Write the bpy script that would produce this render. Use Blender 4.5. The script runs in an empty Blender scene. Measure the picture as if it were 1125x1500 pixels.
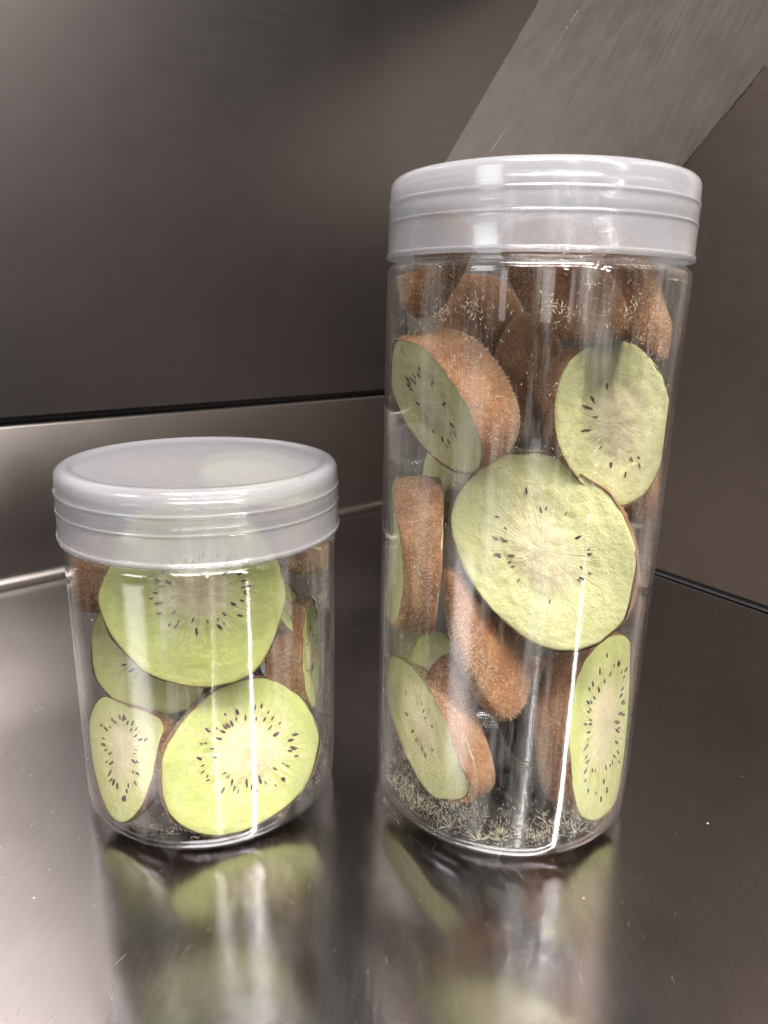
import bpy, bmesh, math, random
import numpy as np
from mathutils import Vector, Matrix, noise

random.seed(7)
S = bpy.context.scene
C = S.collection
K = 0.042                       # metres per lid radius; every length below is in lid radii until it is multiplied by K
R_ = math.radians

# ------------------------------------------------------------------ camera
CAMH, PITCH, ROLL, FPX = 3.732, R_(15.683), R_(1.246), 1052.96
fw = Vector((0, math.cos(PITCH), -math.sin(PITCH)))
up0 = Vector((0, math.sin(PITCH), math.cos(PITCH)))
x0 = Vector((1, 0, 0))
xr = math.cos(ROLL)*x0 + math.sin(ROLL)*up0
ur = -math.sin(ROLL)*x0 + math.cos(ROLL)*up0
EYE = Vector((0, 0, CAMH))
cd = bpy.data.cameras.new('camera'); cam = bpy.data.objects.new('camera', cd); C.objects.link(cam)
m = Matrix((xr, ur, -fw)).transposed().to_4x4(); m.translation = EYE*K
cam.matrix_world = m
cd.sensor_fit = 'VERTICAL'; cd.sensor_height = 36; cd.lens = 36*FPX/1500
cd.clip_start = 0.005; cd.clip_end = 50
cd.dof.use_dof = True; cd.dof.focus_distance = 0.215; cd.dof.aperture_fstop = 40
S.camera = cam

def ray(px, py):
    v = (px-562.5)/FPX*xr - (py-750)/FPX*ur + fw
    return v.normalized()
def on_plane(px, py, p0, n):
    v = ray(px, py); return EYE + v*((p0-EYE).dot(n)/v.dot(n))

# ------------------------------------------------------------------ world, lamps, exposure
W = bpy.data.worlds.new('World'); S.world = W; W.use_nodes = True
bg = W.node_tree.nodes['Background']
bg.inputs[0].default_value = (1.0, 0.965, 0.955, 1); bg.inputs[1].default_value = 0.14
S.view_settings.view_transform = 'Standard'; S.view_settings.look = 'None'
S.view_settings.exposure = 0.14; S.view_settings.gamma = 1.0
S.cycles.max_bounces = 14; S.cycles.transparent_max_bounces = 40
S.cycles.transmission_bounces = 10; S.cycles.glossy_bounces = 6; S.cycles.diffuse_bounces = 3
S.cycles.caustics_reflective = False; S.cycles.caustics_refractive = False
S.cycles.sample_clamp_indirect = 80.0
S.cycles.use_denoising = True

def area(name, loc, target, sx, sy, power, col=(1, .965, .93), roll_to=None):
    d = bpy.data.lights.new(name, 'AREA'); d.shape = 'RECTANGLE'; d.size = sx; d.size_y = sy
    d.energy = power; d.color = col
    o = bpy.data.objects.new(name, d); C.objects.link(o)
    z = (Vector(loc)-Vector(target)).normalized()
    y = Vector(roll_to) if roll_to else Vector((0, 0, 1))
    y = (y - z*y.dot(z)).normalized(); x = y.cross(z)
    mm = Matrix((x, y, z)).transposed().to_4x4(); mm.translation = Vector(loc); o.matrix_world = mm
    return o
def tube(az, e0, e1, h, w, power, col=(1, .97, .94)):
    """a straight ceiling tube at height h that runs away from the jars, seen under elevations e0..e1"""
    a = R_(az); d = Vector((math.sin(a), math.cos(a), 0))
    p0 = d*(h/math.tan(R_(e1))); p1 = d*(h/math.tan(R_(e0)))
    c = (p0+p1)/2 + Vector((-.007, 0.216, h)); L = (p1-p0).length
    return area('ceiling_tube', c, (c[0], c[1], 0), w, L, power, col, roll_to=d)
tube(132.5, 23, 62, 1.5, .03, 70)
tube(116, 23, 50, 1.6, .030, 1.0)
tube(166, 27, 50, 1.5, .022, 12)
tube(-71, 20, 50, 1.5, .022, 16)
area('ceiling_panel', (0.10, -0.22, 1.35), (0.0, .20, 0), 1.0, .6, 56, (1, .965, .935))
for az_, w_, p_ in ((153, .10, .8), (163, .16, 1.0), (180, .30, 1.5), (211, .22, 1.3)):      # dim tall openings across the room, behind the viewer
    d_ = Vector((math.sin(R_(az_)), math.cos(R_(az_)), 0)); area('window_and_fill_light', Vector((.02, .216, .62))+d_*2.6, (.02, .216, .08), w_, 1.0, p_, (1, .965, .94))
area('window_and_fill_light', (-1.45, -1.1, .95), (0, .216, .05), .6, .7, 12, (.97, .98, 1.0))  # unseen fill lamp, added at the left to brighten faces turned that way

# ------------------------------------------------------------------ helpers
def link(name, me, mat=None, parent=None, smooth=True):
    o = bpy.data.objects.new(name, me); C.objects.link(o)
    if mat is not None and not me.materials: me.materials.append(mat)
    if parent is not None: o.parent = parent
    if smooth: me.polygons.foreach_set('use_smooth', [True]*len(me.polygons))
    return o
def mesh(name, vs, fs):
    me = bpy.data.meshes.new(name); me.from_pydata([tuple(v) for v in vs], [], fs); me.update(); return me
def fixnormals(me):
    bm = bmesh.new(); bm.from_mesh(me); bmesh.ops.recalc_face_normals(bm, faces=bm.faces); bm.to_mesh(me); bm.free()
def empty(name, loc, label, cat, group=None):
    o = bpy.data.objects.new(name, None); C.objects.link(o); o.location = loc; o.empty_display_size = .01
    o['label'] = label; o['category'] = cat
    if group: o['group'] = group
    return o

class NT:
    def __init__(s, name):
        s.m = bpy.data.materials.new(name); s.m.use_nodes = True; s.t = s.m.node_tree
        s.t.nodes.clear(); s.out = s.t.nodes.new('ShaderNodeOutputMaterial')
    def n(s, typ, **kw):
        nd = s.t.nodes.new('ShaderNode'+typ)
        for k, v in kw.items():
            if k.startswith('_'): setattr(nd, k[1:], v)
        for k, v in kw.items():
            if not k.startswith('_'):
                key = int(k[1:]) if (k[0] == 'i' and k[1:].isdigit()) else k.replace('__', ' ')
                sock = nd.inputs[key]
                if isinstance(v, bpy.types.NodeSocket): s.t.links.new(v, sock)
                else: sock.default_value = v
        return nd
    def surf(s, sock): s.t.links.new(sock, s.out.inputs['Surface']); return s.m
    def math(s, op, a, b=0.0, c=0.0): return s.n('Math', _operation=op, i0=a, i1=b, i2=c).outputs[0]
    def vmath(s, op, a, b=(0, 0, 0)): return s.n('VectorMath', _operation=op, i0=a, i1=b).outputs[0]
    def ramp(s, fac, stops):
        r = s.n('ValToRGB', Fac=fac); e = r.color_ramp.elements
        while len(e) > 1: e.remove(e[0])
        for i, (p, c) in enumerate(stops):
            k = e[0] if i == 0 else e.new(p)
            k.position = p; k.color = (c if len(c) == 4 else (*c, 1)) if hasattr(c, '__len__') else (c, c, c, 1)
        return r.outputs[0]
    def mix(s, f, a, b, bt='MIX'):
        q = s.n('Mix', _data_type='RGBA', _blend_type=bt)
        for idx, v in ((0, f), (6, a), (7, b)):
            if isinstance(v, bpy.types.NodeSocket): s.t.links.new(v, q.inputs[idx])
            else: q.inputs[idx].default_value = v if (idx == 0 or len(v) == 4) else (*v, 1)
        return q.outputs[2]
    def noise(s, vec, scale, detail=4, rough=.55, out=0):
        return s.n('TexNoise', Vector=vec, Scale=scale, Detail=detail, Roughness=rough).outputs[out]
    def bump(s, h, strength, dist, normal=None):
        b = s.n('Bump', Height=h, Strength=strength, Distance=dist)
        if normal is not None: s.t.links.new(normal, b.inputs['Normal'])
        return b.outputs[0]
    def principled(s, **kw): return s.n('BsdfPrincipled', **kw).outputs[0]

# ------------------------------------------------------------------ materials
def mat_steel(name, base, rough, brush_dir, wave=.35, brush=.08, smudge=.1, seed=0., aniso=0., tang=(0, 1, 0), grain=None, gcol=.08):
    """brushed stainless steel: brush_dir = scale vector that stretches the grain"""
    t = NT(name)
    P = t.n('NewGeometry').outputs['Position']
    P = t.vmath('ADD', P, (seed, seed*.7, seed*1.3))
    g = t.noise(t.vmath('MULTIPLY', P, brush_dir), 1, 5, .6)
    if grain:      # (across, along): grain of a diagonal sheet
        g = t.noise(t.n('CombineXYZ', X=t.math('MULTIPLY', t.n('VectorMath', _operation='DOT_PRODUCT', i0=P, i1=grain[0]).outputs['Value'], 420.),
                        Y=t.math('MULTIPLY', t.n('VectorMath', _operation='DOT_PRODUCT', i0=P, i1=grain[1]).outputs['Value'], 14.)).outputs[0], 1, 6, .7)
    big = t.noise(P, 9, 3, .5)
    mid = t.noise(P, 55, 4, .6)
    col = t.mix(t.n('MapRange', Value=t.math('ADD', t.math('MULTIPLY', mid, .4), t.math('MULTIPLY', g, .6)), i1=.3, i2=.7).outputs[0], tuple(c*(1-gcol*.6) for c in base), tuple(min(1, c*(1+gcol*.6)) for c in base))
    r = t.math('ADD', rough-smudge*.5, t.math('MULTIPLY', mid, smudge))
    r = t.math('ADD', r, t.math('MULTIPLY', g, .06))
    # fine scratches
    sc = None
    for k, (ax, ay) in enumerate(((2600, 110), (140, 2400))):
        n1 = t.noise(t.vmath('MULTIPLY', t.n('VectorRotate', Vector=P, Angle=.5+k*.9, _rotation_type='Z_AXIS').outputs[0], (ax, ay, 300)), 1, 1, .5)
        s1 = t.n('MapRange', Value=n1, i1=.76, i2=.80).outputs[0]
        sc = s1 if sc is None else t.math('MAXIMUM', sc, s1)
    r = t.math('ADD', r, t.math('MULTIPLY', sc, .15))
    n = t.bump(big, wave, .004)
    n = t.bump(g, brush, .0004, n)
    n = t.bump(sc, .25, .00005, n)
    return t.surf(t.principled(Base__Color=col, Metallic=1.0, Roughness=r, Normal=n, Anisotropic=aniso,
                               Tangent=t.n('CombineXYZ', X=tang[0], Y=tang[1], Z=tang[2]).outputs[0]))

def mat_flat(name, col, rough=.6, metallic=0.0):
    t = NT(name); return t.surf(t.principled(Base__Color=(*col, 1), Roughness=rough, Metallic=metallic))

def mat_flesh():
    t = NT('kiwi_flesh')
    uv = t.n('UVMap').outputs[0]
    oi = t.n('ObjectInfo').outputs
    at = t.n('Attribute', _attribute_name='seedv').outputs
    off = t.n('CombineXYZ', X=at[2], Y=t.math('MULTIPLY', at[2], 1.7), Z=t.math('MULTIPLY', at[2], .3)).outputs[0]
    sep = t.n('SeparateXYZ', Vector=uv).outputs
    rr = t.n('VectorMath', _operation='LENGTH', i0=uv).outputs['Value']
    dirn = t.n('VectorMath', _operation='NORMALIZE', i0=uv).outputs[0]
    obj = t.n('TexCoord').outputs['Object']
    warp = t.noise(t.vmath('ADD', uv, off), 3.0, 3, .5)
    rw = t.math('ADD', rr, t.math('MULTIPLY', t.math('SUBTRACT', warp, .5), .14))
    # radial coordinate: direction swept fast, radius slow
    rad = t.vmath('ADD', t.vmath('ADD', t.vmath('MULTIPLY', dirn, (9, 9, 9)), off),
                  t.n('CombineXYZ', Z=t.math('MULTIPLY', rr, 1.6)).outputs[0])
    streak = t.noise(rad, 1.0, 6, .66)
    streak2 = t.noise(t.vmath('MULTIPLY', rad, (2.7, 2.7, 1.5)), 1.0, 4, .7)
    fine = t.noise(obj, 1900, 4, .7)
    grain = t.noise(obj, 650, 5, .7)
    blot = t.noise(obj, 130, 3, .5)
    # core mask and ray mask
    core = t.n('MapRange', Value=rw, i1=.26, i2=.44, i3=1.0, i4=0.0).outputs[0]
    rayw = t.n('MapRange', Value=rw, i1=.28, i2=.74, i3=1.0, i4=0.0).outputs[0]
    st = t.n('MapRange', Value=streak, i1=.44, i2=.60).outputs[0]
    st2 = t.n('MapRange', Value=streak2, i1=.42, i2=.66).outputs[0]
    rays = t.math('MULTIPLY', rayw, t.math('ADD', t.math('MULTIPLY', st, .8), t.math('MULTIPLY', st2, .45)))
    pale = t.n('Clamp', Value=t.math('MAXIMUM', core, rays)).outputs[0]
    green = t.mix(blot, (.58, .575, .225), (.70, .68, .35))
    green = t.mix(t.n('MapRange', Value=grain, i1=.35, i2=.75, i3=0., i4=.55).outputs[0], green, (.78, .77, .50))
    dark = t.math('MULTIPLY', t.n('MapRange', Value=rw, i1=.30, i2=.44).outputs[0], t.n('MapRange', Value=rw, i1=.74, i2=.50).outputs[0])
    dark = t.math('MULTIPLY', dark, t.n('MapRange', Value=streak, i1=.52, i2=.36).outputs[0])
    green = t.mix(t.math('MULTIPLY', dark, .35), green, (.44, .45, .18))
    cst = t.mix(t.n('MapRange', Value=streak2, i1=.35, i2=.7).outputs[0], (.70, .61, .36), (.84, .77, .52))
    cream = t.mix(t.n('MapRange', Value=rw, i1=.10, i2=.30).outputs[0], t.mix(grain, (.72, .62, .37), (.84, .76, .51)), cst)
    gr = t.n('Attribute', _attribute_name='lime', _attribute_type='OBJECT').outputs[2]
    green = t.mix(gr, green, t.mix(1.0, green, (.70, .81, .44), 'MULTIPLY'))
    col = t.mix(pale, green, cream)
    rim = t.n('MapRange', Value=rr, i1=.955, i2=1.0).outputs[0]
    col = t.mix(t.math('MULTIPLY', rim, .55), col, (.50, .50, .18))
    # tint per slice
    hs = t.n('Attribute', _attribute_name='tint', _attribute_type='OBJECT').outputs[2]
    col = t.mix(hs, col, t.mix(1.0, col, (.86, .80, .88), 'MULTIPLY'))
    h = t.math('ADD', t.math('MULTIPLY', fine, .4), grain)
    h = t.math('ADD', h, t.math('MULTIPLY', t.math('MULTIPLY', streak2, rayw), 1.2))
    n = t.bump(h, .75, .0005)
    return t.surf(t.principled(Base__Color=col, Roughness=.72, Normal=n, Subsurface__Weight=.12,
                               Subsurface__Radius=(.0012, .0012, .0005), Subsurface__Scale=1.0, Specular__IOR__Level=.25))

def mat_skin():
    t = NT('kiwi_skin')
    obj = t.n('TexCoord').outputs['Object']
    a = t.noise(obj, 120, 5, .65); b = t.noise(obj, 700, 4, .7); c = t.noise(t.vmath('MULTIPLY', obj, (1, 1, .35)), 1500, 3, .7)
    col = t.ramp(a, [(.30, (.15, .062, .030)), (.5, (.27, .122, .056)), (.72, (.37, .20, .10))])
    col = t.mix(t.n('MapRange', Value=b, i1=.5, i2=.78, i3=0, i4=.65).outputs[0], col, (.52, .33, .17))
    col = t.mix(t.n('MapRange', Value=c, i1=.30, i2=.44, i3=.55, i4=0).outputs[0], col, (.11, .045, .02))
    n = t.bump(t.math('ADD', b, t.math('MULTIPLY', c, .6)), .9, .0006)
    return t.surf(t.principled(Base__Color=col, Roughness=.85, Normal=n, Specular__IOR__Level=.2, Sheen__Weight=.35, Sheen__Roughness=.5, Sheen__Tint=(.9, .7, .5, 1)))

def fresnel(t, ior, normal=None):
    bf = t.n('NewGeometry').outputs['Backfacing']
    ii = t.math('ADD', ior, t.math('MULTIPLY', bf, 1/ior-ior))
    f = t.n('Fresnel', IOR=ii)
    if normal is not None: t.t.links.new(normal, f.inputs['Normal'])
    return f.outputs[0]

def mat_pet():
    t = NT('clear_plastic')
    obj = t.n('TexCoord').outputs['Object']
    # slow vertical flutes and a few dents in the blown wall
    fl = t.noise(t.vmath('MULTIPLY', obj, (90, 90, 3.0)), 1, 3, .5)
    dn = t.noise(t.vmath('MULTIPLY', obj, (30, 30, 16)), 1, 2, .5)
    hz = t.n('MapRange', Value=t.n('SeparateXYZ', Vector=obj).outputs[2], i1=.09, i2=.16, i3=.10, i4=.6).outputs[0]
    n = t.bump(fl, hz, .0004); n = t.bump(dn, .08, .001, n)
    f = fresnel(t, 1.5, n)
    film = t.noise(t.vmath('MULTIPLY', obj, (160, 160, 18)), 1, 5, .65)
    film = t.n('MapRange', Value=film, i1=.50, i2=.82, i3=.0, i4=.17).outputs[0]
    tr = t.n('BsdfTransparent', Color=(.985, .985, .98, 1)).outputs[0]
    df = t.n('BsdfDiffuse', Color=(.85, .84, .80, 1)).outputs[0]
    gl = t.n('BsdfGlossy', Color=(1, 1, 1, 1), Roughness=.02, Normal=n).outputs[0]
    a = t.n('MixShader', Fac=film, i1=tr, i2=df).outputs[0]
    return t.surf(t.n('MixShader', Fac=f, i1=a, i2=gl).outputs[0])

def mat_lid():
    t = NT('frosted_plastic')
    obj = t.n('TexCoord').outputs['Object']
    nz = t.noise(obj, 500, 4, .6)
    n = t.bump(nz, .10, .0003)
    f = fresnel(t, 1.46, n)
    col = (.96, .955, 1.0, 1)
    tl = t.n('BsdfTranslucent', Color=col).outputs[0]
    df = t.n('BsdfDiffuse', Color=col).outputs[0]
    rf = t.n('BsdfRefraction', Color=(.96, .96, .97, 1), Roughness=.14, IOR=1.10, Normal=n).outputs[0]
    tp = t.n('BsdfTransparent', Color=(.96, .96, .97, 1)).outputs[0]
    milk = t.n('MixShader', Fac=.5, i1=df, i2=tl).outputs[0]
    see = t.n('MixShader', Fac=.55, i1=rf, i2=tp).outputs[0]
    a = t.n('MixShader', Fac=.24, i1=see, i2=milk).outputs[0]
    gl = t.n('BsdfGlossy', Color=(1, 1, 1, 1), Roughness=.16, Normal=n).outputs[0]
    return t.surf(t.n('MixShader', Fac=f, i1=a, i2=gl).outputs[0])

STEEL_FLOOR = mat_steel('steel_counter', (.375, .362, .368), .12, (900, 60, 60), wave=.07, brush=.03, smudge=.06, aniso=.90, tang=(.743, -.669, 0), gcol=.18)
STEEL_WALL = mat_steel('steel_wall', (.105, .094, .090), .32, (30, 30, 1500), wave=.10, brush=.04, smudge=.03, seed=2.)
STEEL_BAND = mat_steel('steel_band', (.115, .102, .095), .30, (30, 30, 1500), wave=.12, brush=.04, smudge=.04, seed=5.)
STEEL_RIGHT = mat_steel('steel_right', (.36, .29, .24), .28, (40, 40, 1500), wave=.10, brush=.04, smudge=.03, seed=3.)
STEEL_STRIP = mat_steel('steel_strip', (.25, .235, .22), .52, (120, 500, 120), wave=.05, brush=.12, smudge=.1, seed=4.)
WELD = mat_flat('weld_bead', (.09, .08, .075), .6, .6)
GAP = mat_flat('dark_joint', (.012, .011, .011), .7)
FLESH, SKIN = mat_flesh(), mat_skin()
SEED = mat_flat('kiwi_seed', (.07, .035, .035), .5)
SEED2 = mat_flat('kiwi_seed_pale', (.18, .11, .07), .6)
FUZZ = mat_flat('kiwi_fuzz', (.58, .43, .27), .8)
DUST = mat_flat('kiwi_fibre', (.74, .66, .46), .8)
PET, LID = mat_pet(), mat_lid()

# ------------------------------------------------------------------ setting: steel counter in a corner
def struct(name, vs, fs, mat, smooth=False):
    me = mesh(name, [Vector(v)*K for v in vs], fs); o = link(name, me, mat, smooth=smooth); o['kind'] = 'structure'; return o
CA = Vector((-5.195, 9.098, 0)); CB = Vector((0.978, 14.703, 0))
D1 = (CB-CA).normalized(); N1 = Vector((D1.y, -D1.x, 0))      # back wall direction, normal towards the room
if N1.y > 0: N1 = -N1
CC = Vector((4.159, 10.201, 0)); D2 = (CC-CB).normalized(); N2 = Vector((D2.y, -D2.x, 0))
if N2.x > 0: N2 = -N2
ZS = 2.20
# counter
me = mesh('countertop', [Vector(v)*K for v in ((-30, -14, 0), (34, -14, 0), (34, 24, 0), (-30, 24, 0))], [(0, 1, 2, 3)])
counter = link('countertop', me, STEEL_FLOOR, smooth=False); counter['kind'] = 'structure'
Z = Vector((0, 0, 1))
def extr(name, prof, p0, p1, nrm, mat, parent=None, kind='structure', smooth=True):
    """profile of (out, z) pairs swept from p0 to p1"""
    vs, fs = [], []
    for p in (p0, p1):
        for (o_, z_) in prof: vs.append((p+nrm*o_+Z*z_)*K)
    n = len(prof)
    for i in range(n-1): fs.append((i, i+1, n+i+1, n+i))
    me = mesh(name, vs, fs); o = link(name, me, mat, parent, smooth=smooth)
    if kind: o['kind'] = kind
    return o
A0 = CB-D1*26; B0 = CB
rc = .17
prof = [(rc*(1-math.sin(a)), rc*(1-math.cos(a))+.001) for a in [math.pi/2*i/8 for i in range(9)]]
prof = [(rc-rc*math.sin(a)+0, rc-rc*math.cos(a)+.002) for a in [math.pi/2*i/8 for i in range(9)]]
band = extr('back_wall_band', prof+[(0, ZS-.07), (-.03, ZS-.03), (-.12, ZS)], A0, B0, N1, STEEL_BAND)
joint = extr('wall_joint', [(-.12, ZS), (-.12, ZS+.06), (.0, ZS+.10)], A0, B0, N1, GAP, parent=band, kind=None)
# upper panel: a ruled edge on its right where the corner strip is welded on
def wall_pt(px, py): return on_plane(px, py, CB, N1)
L1 = [wall_pt(600, 573), wall_pt(590, 350), wall_pt(660, 222), wall_pt(790, 0), wall_pt(840, -85)]
top = L1[-1].z
vs = [A0+Z*(ZS+.09)+N1*.02, A0+Z*top] + [p+N1*.02 for p in reversed(L1)]
vs[-1].z = ZS+.09
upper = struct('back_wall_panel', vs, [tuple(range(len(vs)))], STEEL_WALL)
# corner strip between the back panel and the right wall
al = (L1[3]-L1[2]).normalized(); acr = al.cross(Vector((-.3, -.95, .1))).normalized()
STEEL_STRIP = mat_steel('steel_strip', (.150, .132, .119), .60, (120, 500, 120), wave=.05, brush=.25, smudge=.15, seed=4., grain=(tuple(acr), tuple(al)), gcol=.35)
CC2 = CC+N2*0
def right_pt(px, py): return on_plane(px, py, CC, N2)
L2 = [right_pt(735, 575), right_pt(880, 395), right_pt(1010, 230), right_pt(1125, 90), right_pt(1190, 5)]
vs, fs = [], []
NU = 10
for a, b in zip(L1, L2):
    for i in range(NU+1):
        u = i/NU; vs.append((a.lerp(b, u)))
for j in range(len(L1)-1):
    for i in range(NU): fs.append((j*(NU+1)+i, j*(NU+1)+i+1, (j+1)*(NU+1)+i+1, (j+1)*(NU+1)+i))
strip = struct('corner_strip', vs, fs, STEEL_STRIP, smooth=True)
# weld beads: broken, rough
def weld(p0, p1, parent, off, r=.018, duty=.75, seed=1, mat=WELD):
    rnd = random.Random(seed); vs, fs = [], []
    L = (p1-p0).length; s = 0; d = (p1-p0).normalized(); side = d.cross(off).normalized()
    n = int(L/.05)
    for i in range(n):
        if noise.noise(Vector((i*.23, seed, 0)))+.5 > duty: continue
        a = p0+d*(i*.05); w = r*(.6+rnd.random()*.9); h = r*(.3+rnd.random()*.4); j = side*(rnd.random()-.5)*r*1.2
        b = len(vs)
        for q in (0, .05*1.15):
            for (sx, hz) in ((-1, 0), (-.5, .8), (.5, .8), (1, 0)):
                vs.append((a+d*q+j+side*w*sx+off*h*hz)*K)
        for k in range(3): fs.append((b+k, b+k+1, b+4+k+1, b+4+k))
        fs += [(b, b+1, b+2, b+3), (b+4, b+5, b+6, b+7)]
    me = mesh('weld_seam', vs, fs); o = link('weld_seam', me, mat, parent, smooth=False); return o
def strip_at(j0, u0, j1, u1):
    return L1[j0].lerp(L2[j0], u0), L1[j1].lerp(L2[j1], u1)
nst = (L2[3]-L1[3]).cross(L1[1]-L1[3]).normalized()
if nst.dot(EYE-L1[3]) < 0: nst = -nst
a_, b_ = strip_at(2, .22, 3, .25); weld(a_, b_, strip, nst, .016, .80, 3)
weld(L2[2]-(L2[3]-L2[2])*.6, L2[3], strip, nst, .014, .75, 5)
weld(L1[2], L1[3], strip, nst, .02, .35, 8)
# right wall under the strip, standing a hair above the counter
q0 = CC-D2*6; far = CC+D2*13
vs = [CB+Z*.07+D2*0, far+Z*.07, far+Z*18, L2[4]+D2*4+Z*4, L2[4], L2[3], L2[2], L2[1], L2[0], CB+Z*ZS]
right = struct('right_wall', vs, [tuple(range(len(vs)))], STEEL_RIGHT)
jr = extr('counter_joint', [(.05, .004), (-.03, .004), (-.10, .06), (-.10, .09)], CB, far, N2, GAP, parent=right, kind=None)

# ------------------------------------------------------------------ jars
def lathe(name, prof, nseg=128, mat=None, parent=None, closed=True):
    vs, fs = [], []
    n = len(prof)
    for k in range(nseg):
        a = 2*math.pi*k/nseg
        for r, z in prof: vs.append((r*math.cos(a)*K, r*math.sin(a)*K, z*K))
    m_ = n if closed else n-1
    for k in range(nseg):
        k2 = (k+1) % nseg
        for i in range(m_):
            i2 = (i+1) % n
            fs.append((k*n+i, k2*n+i, k2*n+i2, k*n+i2))
    me = mesh(name, vs, fs)
    bm = bmesh.new(); bm.from_mesh(me); bmesh.ops.remove_doubles(bm, verts=bm.verts, dist=1e-6)
    bmesh.ops.recalc_face_normals(bm, faces=bm.faces); bm.to_mesh(me); bm.free()
    return link(name, me, mat, parent)
def arc(cx, cz, r, a0, a1, n=6):
    return [(cx+r*math.cos(R_(a0+(a1-a0)*i/n)), cz+r*math.sin(R_(a0+(a1-a0)*i/n))) for i in range(n+1)]

def make_jar(cx, cy, zl, zt, rb, label):
    """zl = lower edge of the lid, zt = top of the lid, rb = body radius"""
    j = empty('storage_jar', (cx*K, cy*K, 0), label, 'jar', 'clear plastic jars of dried kiwi slices')
    th = .022
    outer = [(0.0, .045), (.55*rb, .040), (rb-.22, .012)] + arc(rb-.16, .16, .158, -90, 0, 8) \
        + [(rb, .5), (rb, zl*.5), (rb, zl-.14)] + arc(rb-.06, zl-.09, .06, 0, 80, 5) + [(.915, zl-.022), (.902, zl-.012), (.90, zl+.004), (.90, zl+.02), (.90, zt-.095), (.90, zt-.078), (.899, zt-.07)]
    inner = [(r-th if r > th else 0, z) for r, z in outer]
    inner = [(.857, zt-.07), (.856, zt-.078), (.856, zt-.095), (.856, zl+.0), (.856, zl-.03), (.86, zl-.038), (.875, zl-.045)] + [(x-th, z-th*.6) for x, z in reversed(arc(rb-.06, zl-.09, .06, 0, 80, 5))] \
        + [(rb-th, zl-.14), (rb-th, zl*.5), (rb-th, .5)] + list(reversed(arc(rb-.16, .16+.01, .158-th, -90, 0, 8))) + [(rb-.22, .035), (.55*rb, .068), (0.0, .072)]
    lathe('jar_body', outer+inner, 160, PET, j, closed=False)
    # screw thread on the neck: a helical ridge
    vs, fs = [], []; turns = 1.6; n = 220
    for k in range(n+1):
        a = 2*math.pi*turns*k/n; z = zl+.12+(zt-zl-.30)*k/n
        e = min(1, k/12, (n-k)/12)
        for dr, dz in ((0, -.03), (.035*e, -.012), (.035*e, .012), (0, .03)):
            vs.append(((.901+dr)*math.cos(a)*K, (.901+dr)*math.sin(a)*K, (z+dz)*K))
    for k in range(n):
        for i in range(3): fs.append((k*4+i, (k+1)*4+i, (k+1)*4+i+1, k*4+i+1))
    me = mesh('neck_thread', vs, fs); fixnormals(me); link('neck_thread', me, PET, j)
    # lid: rounded top edge, shallow rim, two moulded ribs, thin wall
    H = zt-zl
    o_ = [(0, zt-.020), (.5, zt-.020), (.84, zt-.020), (.875, zt-.017), (.89, zt-.005), (.90, zt)] + arc(.93, zt-.06, .06, 85, 5, 6) \
        + [(.993, zt-.11), (.995, zt-.150), (.996, zt-.153), (1.002, zt-.157), (1.002, zt-.172), (.997, zt-.176), (.997, zt-.180), (.998, zt-.268), (.998, zt-.272), (1.003, zt-.276), (1.003, zt-.290), (.999, zt-.294), (.999, zt-.298),
           (1.001, zl+.036), (1.002, zl+.033), (1.008, zl+.030), (1.010, zl+.026), (1.010, zl)]
    i_ = [(.975, zl), (.962, zl+.04), (.958, zt-.32), (.950, zt-.31), (.950, zt-.26), (.958, zt-.25), (.958, zt-.20), (.950, zt-.19), (.950, zt-.14), (.956, zt-.12), (.93, zt-.075), (.86, zt-.062), (.80, zt-.055), (0, zt-.055)]
    lid = lathe('lid', o_+i_, 160, LID, j, closed=False)
    # plug ring under the lid top
    lathe('sealing_ring', [(.862, zt-.07), (.862, zt-.16), (.845, zt-.16), (.842, zt-.07)], 128, LID, lid, closed=True)
    return j
TX, TY, SX, SY = .990, 5.164, -1.342, 5.139
TALL = dict(c=(TX, TY), rb=1.005, zl=4.06, zt=4.557)
SHORT = dict(c=(SX, SY), rb=.975, zl=2.172, zt=2.664)
tall = make_jar(TX, TY, 4.06, 4.557, 1.005, 'tall clear plastic jar packed with kiwi slices under a frosted lid, on the right')
short = make_jar(SX, SY, 2.172, 2.664, .975, 'short clear plastic jar of kiwi slices under a frosted lid, on the left')

# ------------------------------------------------------------------ kiwi slices
seed_me = None
def seed_mesh():
    bm = bmesh.new(); bmesh.ops.create_icosphere(bm, subdivisions=2, radius=1)
    for v in bm.verts:
        v.co.x *= 1-.25*v.co.y            # drop shape: thin end towards the core
        v.co = Vector((v.co.x*.36, v.co.y, v.co.z*.30))
    me = bpy.data.meshes.new('seed'); bm.to_mesh(me); bm.free(); return me
seed_me = seed_mesh(); seed_me.materials.append(SEED)
seed_me2 = seed_me.copy(); seed_me2.materials.clear(); seed_me2.materials.append(SEED2)

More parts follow.
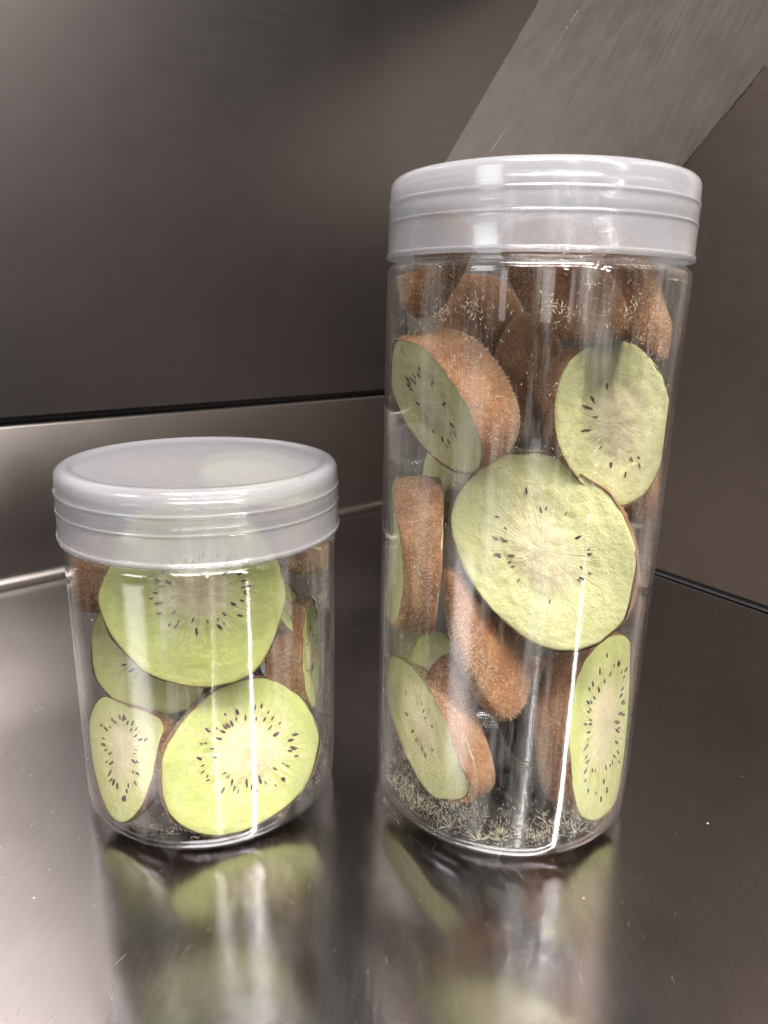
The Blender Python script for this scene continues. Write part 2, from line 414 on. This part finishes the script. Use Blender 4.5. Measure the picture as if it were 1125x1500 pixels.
def smooth_closed(pts, n=96):
    """radius as a function of angle about the centroid, from a closed outline; returns n 2-D points"""
    P = np.array(pts, float); m_ = len(P); out = []
    for i in range(m_):
        p0, p1, p2, p3 = P[i-1], P[i], P[(i+1) % m_], P[(i+2) % m_]
        for k in range(12):
            t = k/12; out.append(.5*((2*p1)+(-p0+p2)*t+(2*p0-5*p1+4*p2-p3)*t*t+(-p0+3*p1-3*p2+p3)*t**3))
    Q = np.array(out); x, y = Q[:, 0], Q[:, 1]; x2, y2 = np.roll(x, -1), np.roll(y, -1)
    cr = x*y2-x2*y; A = cr.sum()/2; c = np.array([((x+x2)*cr).sum(), ((y+y2)*cr).sum()])/(6*A)
    D = Q-c; an = np.arctan2(D[:, 1], D[:, 0]); rr = np.hypot(D[:, 0], D[:, 1]); o = np.argsort(an); an, rr = an[o], rr[o]
    t = np.linspace(-math.pi, math.pi, n, endpoint=False)
    r = np.interp(t, an, rr, period=2*math.pi)
    return c, t, r

LOG = []
def kiwi(jar, label, center, d, yaw, pitch, t, outline=None, ab=None, roll=0, cap=False, core=(0, 0, .0, 1.0), seeds=26, seedarc=None,
         tint=0.0, lime=0.0, name='kiwi_slice', seedr=(.34, .52), flat=1.0, back=False, sid=None, taper=.06, fuzz=1500, capk=4.5, crack=0):
    """center: picture point of the face; d: how far the face stands in front of the jar's axis (lid radii);
    yaw/pitch: the way the cut face looks relative to the viewer (+ right, + up); t: thickness behind the face."""
    sid = sid or len(LOG)+1; rnd = random.Random(sid*77+5)
    cx, cy = jar['c']
    pc = on_plane(center[0], center[1], Vector((cx, cy-d, 0)), Vector((0, 1, 0)))
    v = (pc-EYE).normalized(); ex = v.cross(Vector((0, 0, 1))).normalized(); ey = ex.cross(v).normalized(); n = -v
    M = Matrix.Rotation(R_(yaw), 3, ey) @ Matrix.Rotation(-R_(pitch), 3, ex)
    M = Matrix.Rotation(R_(yaw), 3, ey); n = M @ n; ex1 = M @ ex
    M2 = Matrix.Rotation(-R_(pitch), 3, ex); n = M2 @ n; ex1 = M2 @ ex1; 
    ex1 = (ex1-n*ex1.dot(n)).normalized(); ey1 = n.cross(ex1).normalized()
    if outline:
        pts = []
        for (px, py) in outline:
            q = on_plane(px, py, pc, n)-pc; pts.append((q.dot(ex1), q.dot(ey1)))
    else:
        a, b = ab; ro = R_(roll)
        pts = []
        for k in range(16):
            an = 2*math.pi*k/16; w = 1+.05*noise.noise(Vector((math.cos(an)*1.2, math.sin(an)*1.2, sid*3.1)))
            x, y = a*w*math.cos(an), b*w*math.sin(an)
            pts.append((x*math.cos(ro)-y*math.sin(ro), x*math.sin(ro)+y*math.cos(ro)))
    NA = 96
    c2, th, rr = smooth_closed(pts, NA)
    O = pc+ex1*c2[0]+ey1*c2[1]
    for i in range(NA):
        rr[i] *= 1+.006*noise.noise(Vector((math.cos(th[i])*7, math.sin(th[i])*7, sid)))+.004*noise.noise(Vector((math.cos(th[i])*25, math.sin(th[i])*25, sid)))
    rm = float(rr.mean())
    ri = jar['rb']-.035
    inset = [0.0]
    def clampv(p):
        """keep inside the jar: anything past the wall is pressed back against it"""
        q = p.copy(); dx, dy = q.x-cx, q.y-cy; r = math.hypot(dx, dy)
        lim = (ri if q.z < jar['zl']-.1 else .84)-inset[0]
        if r > lim: s = lim/r; q.x = cx+dx*s; q.y = cy+dy*s
        zb = .085+inset[0]
        if q.z < zb: q.z = zb
        if q.z > jar['zt']-.09: q.z = jar['zt']-.09
        return q
    base = O*K
    root = empty(name, base, label, 'kiwi end' if cap and name == 'kiwi_end_piece' else 'kiwi slice', 'dried kiwi slices in the tall jar' if jar is TALL else 'dried kiwi slices in the short jar')
    def loc(x, y, w): return (clampv(O+ex1*x+ey1*y+n*w)-O)*K
    def scale_at(w):      # w = 0 at the face .. -t behind
        u = -w/t
        if cap: return max(0.02, (max(0, 1-(u*.985)**capk))**.5)
        return 1-taper*u-.0*u*u
    # ---- flesh (outer ring of the face, sides, far face) and core
    def disc(r0, r1, nr, w0, sgn, sc):
        vs, uvs, fs = [], [], []
        for j in range(nr+1):
            u = r0+(r1-r0)*j/nr
            for i in range(NA):
                x, y = math.cos(th[i])*rr[i]*u*sc, math.sin(th[i])*rr[i]*u*sc
                rel = .022*noise.noise(Vector((x*3.2, y*3.2, sid*2.3)))+.006*noise.noise(Vector((x*16, y*16, sid)))+.003*noise.noise(Vector((x*60, y*60, sid)))
                rel += .012*(1-min(1, u/.3)) - .012*math.exp(-((u-.45)/.13)**2)
                rel -= .006*max(0, (u-.93)/.07)**2
                vs.append(loc(x, y, w0+sgn*rel*flat)); 
                uvs.append(((math.cos(th[i])*u-core[0])/(1.0)*math.cos(core[2])+(math.sin(th[i])*u-core[1])*math.sin(core[2]),
                            (-(math.cos(th[i])*u-core[0])*math.sin(core[2])+(math.sin(th[i])*u-core[1])*math.cos(core[2]))*core[3]))
        for j in range(nr):
            for i in range(NA):
                i2 = (i+1) % NA; fs.append((j*NA+i, j*NA+i2, (j+1)*NA+i2, (j+1)*NA+i))
        return vs, uvs, fs
    def build(nm, parts, parent, mat):
        V, U, F = [], [], []
        for vs, uvs, fs in parts:
            b = len(V); V += vs; U += uvs; F += [tuple(b+i for i in f) for f in fs]
        me = mesh(nm, V, F); uvl = me.uv_layers.new(name='UVMap')
        idx = np.empty(len(me.loops), int); me.loops.foreach_get('vertex_index', idx)
        uvl.data.foreach_set('uv', np.array(U)[idx].ravel())
        at = me.attributes.new('seedv', 'FLOAT', 'POINT'); at.data.foreach_set('value', [float(sid*3.7)]*len(V))
        fixnormals(me)
        o = link(nm, me, mat, parent); o['tint'] = float(tint); o['lime'] = float(lime); return o
    sf = .988; inset[0] = .014
    parts = [disc(.28, 1, 34, 0, 1, sf)]
    # side wall just inside the skin
    nW = 10; vs, uvs, fs = [], [], []; te = t*(.90 if cap else 1)
    for j in range(nW+1):
        w = -.03*1 - (te-.03)*(j/nW if not cap else math.sin(j/nW*math.pi/2)); s_ = scale_at(w)*sf*.985
        for i in range(NA):
            vs.append(loc(math.cos(th[i])*rr[i]*s_, math.sin(th[i])*rr[i]*s_, w)); uvs.append((math.cos(th[i]), math.sin(th[i])))
    for j in range(nW):
        for i in range(NA): i2 = (i+1) % NA; fs.append((j*NA+i, j*NA+i2, (j+1)*NA+i2, (j+1)*NA+i))
    # join the face's last ring to the wall's first
    p0 = parts[0]; b = len(p0[0])-NA; vs2 = p0[0]+vs; uv2 = p0[1]+uvs; off = len(p0[0])
    fs2 = p0[2]+[tuple(off+i for i in f) for f in fs]+[(b+i, b+(i+1) % NA, off+(i+1) % NA, off+i) for i in range(NA)]
    plist = [(vs2, uv2, fs2)]
    if not cap:
        plist.append(disc(.0, 1, 16, -t, -1, scale_at(-t)*sf))
    flesh = build('flesh', plist, root, FLESH)
    cf = disc(.0, .28, 12, 0, 1, sf)
    build('core', [cf], root, FLESH)
    inset[0] = 0.0
    # ---- skin shell
    nW = 44 if crack else 14; vs, fs = [], []; rings = []
    if cap:
        ws = [0.004]+[-t*math.sin(j/nW*math.pi/2) for j in range(nW+1)]
        ss = [.988]+[scale_at(-t*math.sin(j/nW*math.pi/2)) for j in range(nW+1)]
        ss[-1] = .02
    else:
        ws = [.004, -.008]+[-t*j/nW for j in range(1, nW)]+[-t+.008, -t-.004]
        ss = [.988, .999]+[scale_at(-t*j/nW)*(1+.02*math.sin(j/nW*math.pi)) for j in range(1, nW)]+[scale_at(-t), scale_at(-t)*.978]
    # inner return so the skin has a thickness
    for w, s_ in zip(ws, ss):
        for i in range(NA):
            x, y = math.cos(th[i])*rr[i]*s_, math.sin(th[i])*rr[i]*s_
            g = 1+.03*noise.noise(Vector((x*4, y*4, w*5+sid)))+.006*noise.noise(Vector((x*18, y*18, w*18+sid)))
            if crack: g -= .07*math.exp(-((-w/t-crack-.10*noise.noise(Vector((th[i]*2.5, sid, 0)))-.03*noise.noise(Vector((th[i]*11, sid, 4))))/.022)**2)
            vs.append(loc(x*g, y*g, w + (.01*noise.noise(Vector((math.cos(th[i])*6, math.sin(th[i])*6, sid+9))) if abs(w) < .01 else 0)))
    m_ = len(ws)
    for j in range(m_-1):
        for i in range(NA): i2 = (i+1) % NA; fs.append((j*NA+i, j*NA+i2, (j+1)*NA+i2, (j+1)*NA+i))
    if cap: fs.append(tuple((m_-1)*NA+i for i in range(NA)))
    me = mesh('skin', vs, fs); fixnormals(me); skin = link('skin', me, SKIN, root)
    # ---- fuzz
    fv, ff = [], []
    for k in range(int(fuzz*1.8)):
        j = rnd.randrange(1, m_-2); i = rnd.randrange(NA); i2 = (i+1) % NA; u, w = rnd.random(), rnd.random()
        p = (vs[j*NA+i].lerp(vs[j*NA+i2], u)).lerp(vs[(j+1)*NA+i].lerp(vs[(j+1)*NA+i2], u), w)
        e1 = vs[j*NA+i2]-vs[j*NA+i]; e2 = vs[(j+1)*NA+i]-vs[j*NA+i]; nn = e1.cross(e2)
        if nn.length < 1e-12: continue
        nn.normalize()
        if nn.dot(p-(-n*t*.5*K)) < 0: nn = -nn
        dd = (nn*.35+Vector((rnd.gauss(0, 1), rnd.gauss(0, 1), rnd.gauss(0, 1)))*.6).normalized()
        if dd.dot(nn) < .02: dd -= nn*(dd.dot(nn)*1.2)
        L = rnd.uniform(.008, .026)*K; sd = dd.cross(nn)
        if sd.length < 1e-4: continue
        sd = sd.normalized()*.0013*K*rnd.uniform(.8, 1.6)
        b = len(fv); fv += [p-sd, p+sd, p+dd*L+nn*L*.15]; ff.append((b, b+1, b+2))
    if fv:
        me = mesh('fuzz', fv, ff); fo = link('fuzz', me, FUZZ, skin, smooth=False); fo['kind'] = 'stuff'
    # ---- seeds, each its own
    ns = int(seeds*(1.0 if seedarc else 1.25))
    for k in range(ns):
        a = -math.pi+2*math.pi*(k+rnd.gauss(0, .45))/max(1, ns)
        if seedarc and rnd.random() < .85:
            s0 = rnd.choice(seedarc); a = R_(rnd.gauss(s0[0], s0[1]))
        u = rnd.uniform(*seedr)
        # position in uv space -> disc space
        ux, uy = math.cos(a)*u, math.sin(a)*u/core[3]
        ct, st_ = math.cos(core[2]), math.sin(core[2])
        dx, dy = ux*ct-uy*st_+core[0], ux*st_+uy*ct+core[1]
        q = math.hypot(dx, dy)
        if q > .85: continue
        an = math.atan2(dy, dx); rl = float(np.interp(an, th, rr, period=2*math.pi))*sf
        x, y = dx*rl, dy*rl
        rel = .022*noise.noise(Vector((x*3.2, y*3.2, sid*2.3)))-.012*math.exp(-((q-.45)/.13)**2)
        so = bpy.data.objects.new('seed', seed_me if rnd.random() < .7 else seed_me2); C.objects.link(so); so.parent = root
        outd = (ex1*(x-core[0]*rl)+ey1*(y-core[1]*rl)).normalized()
        outd = (Matrix.Rotation(rnd.gauss(0, .18), 3, n) @ outd)
        sxx = outd.cross(n).normalized()
        L = rnd.uniform(.012, .027)*K
        mm = Matrix((sxx, outd, n)).transposed()
        mm = mm @ Matrix.Diagonal((L*rnd.uniform(.8, 1.2), L, L*.9))
        mm = mm.to_4x4(); mm.translation = loc(x, y, rel*flat+.003)
        so.matrix_local = mm
    allp = [O+v/K for v in vs]
    LOG.append((label[:30], round(max(math.hypot(p.x-cx, p.y-cy) for p in allp), 2), round(min(p.z for p in allp), 2), round(max(p.z for p in allp), 2)))
    return root

T, Sh = TALL, SHORT
# ---- tall jar
kiwi(T, 'largest round cut face of the tall jar, at its middle, few dark seeds', (795, 808), .46, -7, -8, .34,
     outline=[(771, 660), (807, 665), (847, 690), (885, 716), (904, 738), (921, 771), (934, 811), (935, 858), (915, 911), (869, 948), (815, 954), (762, 932), (709, 880), (676, 830), (659, 771), (666, 728), (690, 695), (730, 667)],
     core=(.02, -.02, 0.5, .85), seeds=24, seedarc=[(140, 16), (170, 12), (-50, 16), (-20, 10), (75, 10)], tint=.0, seedr=(.36, .55))
kiwi(T, 'pale green slice at the right wall above the largest face of the tall jar', (897, 618), .40, 30, -6, .36,
     outline=[(896, 496), (927, 502), (956, 527), (976, 560), (983, 595), (980, 640), (968, 684), (949, 720), (927, 738), (904, 743), (873, 727), (842, 696), (820, 660), (812, 616), (814, 571), (829, 533), (860, 507)],
     core=(.05, 0, 0, .8), seeds=16, seedarc=[(170, 20), (-60, 20)], tint=.1, seedr=(.36, .58))
kiwi(T, 'thick slice high at the left of the tall jar, face turned left, fuzzy rind right', (637, 595), .44, -52, -38, .50,
     outline=[(593, 497), (571, 504), (567, 545), (579, 586), (598, 626), (629, 664), (660, 688), (687, 695), (703, 684), (706, 656), (697, 622), (678, 582), (651, 542), (624, 511)],
     flat=.4, cap=True, core=(0, 0, .3, .8), seeds=20, seedarc=[(150, 25), (-30, 20)], tint=.3, fuzz=2600)
kiwi(T, 'tall narrow slice at the bottom right of the tall jar, ring of many tiny seeds', (883, 1066), .42, 55, -4, .34,
     outline=[(886, 934), (912, 928), (927, 947), (933, 985), (933, 1030), (929, 1080), (917, 1138), (899, 1182), (877, 1203), (854, 1200), (843, 1178), (837, 1138), (833, 1089), (834, 1044), (841, 1004), (859, 964)],
     flat=.4, seeds=46, tint=.0, lime=.5, seedr=(.36, .6), core=(0, 0, 0, .75))
kiwi(T, 'dull green slice at the bottom left of the tall jar with a cracked brown rind', (620, 1080), .44, -58, -8, .34,
     outline=[(561, 964), (563, 1009), (579, 1067), (597, 1111), (623, 1156), (650, 1178), (672, 1183), (680, 1164), (675, 1129), (663, 1084), (646, 1040), (623, 1000), (597, 971), (577, 960)],
     flat=.4, seeds=10, tint=.4, fuzz=2200, crack=.45, taper=.16)
kiwi(T, 'brown rind wedge pointing down just under the largest face of the tall jar', (705, 950), .30, -150, 6, .17, name='kiwi_end_piece', capk=9,
     outline=[(646, 838), (650, 885), (658, 935), (672, 975), (690, 1010), (710, 1040), (728, 1055), (745, 1048), (762, 1018), (766, 975), (750, 925), (718, 880), (680, 842)],
     cap=True, seeds=0, fuzz=2600)
kiwi(T, 'slice on edge at the left wall of the tall jar, dusty brown rind facing out', (638, 812), .10, 96, 4, .34, ab=(.42, .58), tint=.5, seeds=8, fuzz=2200, sid=31)
kiwi(T, 'dark green slice behind the bottom left slice of the tall jar, edge showing', (632, 985), .05, -25, 12, .25, ab=(.22, .34), tint=.3, lime=.4, seeds=0, fuzz=500)
kiwi(T, 'small dark rind beside the bottom left slice of the tall jar', (668, 1010), .10, 160, 0, .22, ab=(.22, .28), name='kiwi_end_piece', cap=True, seeds=0, fuzz=1200)
kiwi(T, 'long brown rind wedge at the top right of the tall jar, thin green left edge', (925, 440), .42, 157, 6, .20, name='kiwi_end_piece', capk=10,
     outline=[(842, 352), (880, 335), (925, 340), (950, 375), (970, 430), (988, 490), (985, 518), (965, 527), (938, 492), (905, 445), (868, 395)],
     cap=True, seeds=0, fuzz=3000)
kiwi(T, 'broad brown rind at the top centre of the tall jar, partly inside the lid', (835, 415), .28, 172, 4, .26, name='kiwi_end_piece', capk=9,
     outline=[(742, 345), (790, 318), (850, 330), (895, 400), (930, 455), (935, 485), (900, 500), (850, 500), (800, 480), (765, 437), (746, 392)],
     cap=True, seeds=0, fuzz=3000)
kiwi(T, 'brown rind at the top left of the tall jar, pale green edge on its right', (645, 395), .24, 166, 0, .30, name='kiwi_end_piece', capk=6,
     outline=[(586, 350), (584, 390), (594, 430), (615, 462), (643, 455), (668, 420), (690, 375), (692, 330), (665, 312), (622, 318)],
     cap=True, seeds=0, fuzz=2400)
kiwi(T, 'shaded brown rind behind the gap between the two upper slices of the tall jar', (775, 560), -.15, 168, 0, .28, name='kiwi_end_piece', ab=(.26, .48), cap=True, seeds=0, fuzz=1600)
kiwi(T, 'brown rind showing under the right upper slice of the tall jar', (925, 718), -.05, 165, 0, .25, name='kiwi_end_piece', ab=(.27, .24), cap=True, seeds=0, fuzz=1200)
kiwi(T, 'dark green slice behind, left of the largest face of the tall jar', (672, 690), -.30, -15, 0, .22, ab=(.30, .42), tint=.5, lime=.4, seeds=0, fuzz=500)
kiwi(T, 'shaded brown rind behind, just right of the brown wedge of the tall jar', (790, 1040), -.38, 165, 0, .25, name='kiwi_end_piece', ab=(.34, .46), cap=True, seeds=0, fuzz=900)
kiwi(T, 'shaded brown rind near the top of the tall jar, behind its upper left pieces', (695, 470), -.42, 172, 0, .26, name='kiwi_end_piece', ab=(.36, .34), cap=True, seeds=0, fuzz=900)
kiwi(T, 'shaded rind at the back of the tall jar, right of the largest face', (890, 850), -.40, 170, 0, .25, name='kiwi_end_piece', ab=(.30, .40), cap=True, seeds=0, fuzz=900)
# ---- short jar
kiwi(Sh, 'wide lime green face in the upper half of the short jar, broad cream core', (281, 870), .55, 0, -14, .30,
     outline=[(154, 838), (143, 869), (146, 896), (161, 931), (188, 964), (222, 992), (285, 1009), (345, 1001), (382, 976), (407, 929), (419, 887), (417, 850), (404, 812), (380, 775), (330, 738), (280, 727), (225, 735), (180, 775)],
     core=(0.05, .02, 0, 1.25), seeds=36, lime=.75, seedr=(.38, .56))
kiwi(Sh, 'largest round lime green face at the bottom right of the short jar', (352, 1108), .56, 13, -8, .26,
     outline=[(377, 992), (408, 997), (439, 1019), (463, 1057), (469, 1097), (457, 1139), (426, 1178), (390, 1203), (346, 1222), (310, 1226), (270, 1214), (243, 1186), (234, 1141), (241, 1097), (266, 1057), (301, 1021), (337, 1001)],
     core=(.08, .05, .9, .85), seeds=46, lime=.65, seedr=(.36, .58))
kiwi(Sh, 'shaded slice at the bottom left of the short jar with a narrow pale core', (185, 1122), .58, -42, 2, .18,
     outline=[(150, 1020), (134, 1043), (130, 1083), (137, 1137), (150, 1180), (168, 1203), (186, 1204), (208, 1180), (223, 1141), (232, 1097), (241, 1061), (222, 1045), (180, 1030)],
     core=(0, .05, .0, .75), flat=.4, seeds=30, tint=.5, lime=.35, seedr=(.34, .55), fuzz=900)
kiwi(Sh, 'pale green slice at the left of the short jar, only its lower crescent showing', (215, 955), .16, -16, -6, .16,
     outline=[(150, 885), (135, 925), (132, 965), (142, 1003), (175, 1032), (215, 1046), (255, 1047), (288, 1030), (310, 980), (300, 920), (260, 880), (200, 865)],
     seeds=6, tint=.2, lime=.4, fuzz=600)
kiwi(Sh, 'brown slice on edge at the right wall of the short jar', (457, 955), -.14, 78, 2, .30, ab=(.34, .44), lime=.6, seeds=8, fuzz=1800)
kiwi(Sh, 'small bright green edge of a slice right behind the wide face of the short jar', (425, 890), -.10, 60, 35, .26, ab=(.30, .22), lime=.8, seeds=0, fuzz=1000)
kiwi(Sh, 'brown rind at the upper left of the short jar just under its lid', (138, 838), .05, -168, 0, .28, name='kiwi_end_piece', ab=(.28, .30), cap=True, seeds=0, fuzz=1400)
kiwi(Sh, 'brown rind at the upper right of the short jar just under the lid', (452, 800), .05, 165, -10, .25, name='kiwi_end_piece', ab=(.24, .2), cap=True, seeds=0, fuzz=1200)
kiwi(Sh, 'slice lying flat at the top of the short jar, seen through the lid', (378, 705), -.25, 8, 70, .16, ab=(.46, .5), lime=.3, seeds=12, fuzz=800)
kiwi(Sh, 'brown rind lying at the top left inside the lid of the short jar', (225, 712), -.25, 5, -98, .2, name='kiwi_end_piece', ab=(.36, .44), cap=True, seeds=0, fuzz=800)
kiwi(Sh, 'dark rind piece in the shade behind the two big faces of the short jar', (300, 1010), -.30, 170, 0, .25, name='kiwi_end_piece', ab=(.5, .34), cap=True, seeds=0, fuzz=800)

# ------------------------------------------------------------------ loose fibres stuck inside the jars
def fibres(jar, label, zones, n_bottom, seed):
    """short pale hairs shed by the rind: lying on the bottom and clinging to the inside of the wall"""
    rnd = random.Random(seed); cx, cy = jar['c']; ri = jar['rb']-.026; V, F = [], []
    def hair(p, d, L, w, face):
        s = d.cross(face)
        if s.length < 1e-5: return
        s = s.normalized()*w; b = len(V); V.extend([(p-s)*K, (p+s)*K, (p+d*L+s*.3)*K, (p+d*L-s*.3)*K]); F.append((b, b+1, b+2, b+3))
    cam_az = math.atan2(-cy, -cx)
    for (az0, azs, z0, zs, n, L0) in zones:      # az measured from the side facing the viewer, + = viewer's right
        # clumps
        cl = [(rnd.gauss(az0, azs), rnd.gauss(z0, zs)) for _ in range(max(1, n//14))]
        for k in range(int(n*1.4)):
            c_ = rnd.choice(cl); tight = rnd.random() < .6
            az = cam_az+R_(c_[0]+rnd.gauss(0, 1.6 if tight else 6)); z = c_[1]+rnd.gauss(0, .025 if tight else .10)
            z = min(max(z, .12), jar['zl']-.12)
            rw_ = ri if z > .2 else ri-.05
            p = Vector((cx+rw_*math.cos(az), cy+rw_*math.sin(az), z)); nn = Vector((-math.cos(az), -math.sin(az), 0))
            p += nn*.004
            tg = Vector((-math.sin(az), math.cos(az), 0)); a = rnd.uniform(0, math.pi*2) if rnd.random() < .6 else rnd.gauss(math.pi/2, .5)
            d = tg*math.cos(a)+Z*math.sin(a)+nn*rnd.uniform(0, .3)
            hair(p, d.normalized(), rnd.uniform(.25, 1)*L0*.62, rnd.uniform(.0008, .0018), nn)
    clumps = []
    for k in range(26):
        r = ri*(rnd.uniform(.80, .93) if rnd.random() < .65 else math.sqrt(rnd.random())*.8); a = rnd.uniform(0, 2*math.pi); clumps.append((r, a))
    for k in range(int(n_bottom*1.1)):
        if rnd.random() < .7:
            r0, a0 = rnd.choice(clumps); q = abs(rnd.gauss(0, .05)); b = rnd.uniform(0, 2*math.pi)
            px_, py_ = r0*math.cos(a0)+q*math.cos(b), r0*math.sin(a0)+q*math.sin(b); d = Vector((math.cos(b), math.sin(b), abs(rnd.gauss(.5, .5))))
            L = rnd.uniform(.02, .065)
        else:
            r = ri*math.sqrt(rnd.random())*.95; a = rnd.uniform(0, 2*math.pi); px_, py_ = r*math.cos(a), r*math.sin(a)
            d = Vector((rnd.gauss(0, 1), rnd.gauss(0, 1), abs(rnd.gauss(0, .6)))); L = rnd.uniform(.008, .035)
        r = math.hypot(px_, py_)
        if r > ri*.94: px_, py_ = px_*ri*.94/r, py_*ri*.94/r; r = ri*.94
        p = Vector((cx+px_, cy+py_, .075+rnd.random()**3*.04+max(0, (r-ri*.86))*.6))
        hair(p, d.normalized(), L, rnd.uniform(.0009, .002), Vector((-p.x, -p.y, CAMH-p.z)).normalized())
    me = mesh('loose_fibres', V, F); o = link('loose_fibres', me, DUST, smooth=False)
    o['kind'] = 'stuff'; o['label'] = label; o['category'] = 'fibres'
    return o
fibres(T, 'pale loose fibres clinging to the wall and bottom inside the tall jar', [
    (-70, 9, 3.5, .18, 500, .055), (-30, 8, 3.62, .12, 150, .05), (-72, 8, 2.3, .5, 500, .045), (-75, 6, 1.2, .5, 500, .045),
    (72, 7, 3.0, .7, 500, .04), (78, 5, 1.5, .8, 400, .035), (-35, 7, 1.05, .10, 380, .06), (-55, 16, .35, .10, 500, .07),
    (-20, 14, .30, .05, 380, .08), (25, 12, .28, .06, 300, .07), (50, 10, .45, .15, 260, .06), (10, 40, 3.8, .15, 110, .045), (0, 50, 2.5, 1.0, 500, .025)], 900, 3)
fibres(Sh, 'pale loose fibres inside the short jar, mostly along its right wall and bottom', [
    (62, 7, 1.75, .22, 260, .05), (72, 5, 1.2, .4, 200, .04), (50, 12, .35, .12, 260, .045), (-10, 8, 1.02, .04, 60, .05), (0, 45, .2, .06, 160, .04), (0, 50, 1.3, .6, 120, .02)], 140, 4)

# ------------------------------------------------------------------ crumbs and lint on the counter
rnd = random.Random(12); V, F = [], []
for k in range(50):
    x, y = rnd.uniform(-5, 6), rnd.uniform(1.2, 9)
    if min(math.hypot(x-TX, y-TY), math.hypot(x-SX, y-SY)) < 1.02: continue
    r = rnd.uniform(.003, .007); a = rnd.uniform(0, 6.28); L = r*rnd.choice((1, 1, 1.5, 4))
    dx, dy = math.cos(a), math.sin(a); b = len(V)
    for (p, q, h) in ((-1, -1, 0), (1, -1, 0), (1, 1, 0), (-1, 1, 0), (0, 0, 1)):
        V.append(((x+dx*p*L-dy*q*r)*K, (y+dy*p*L+dx*q*r)*K, (.0012+h*r*.8)*K))
    F += [(b, b+1, b+4), (b+1, b+2, b+4), (b+2, b+3, b+4), (b+3, b, b+4)]
o = link('counter_crumbs', mesh('counter_crumbs', V, F), DUST, smooth=False)
o['kind'] = 'stuff'; o['label'] = 'tiny pale crumbs and lint scattered on the steel counter'; o['category'] = 'crumbs'
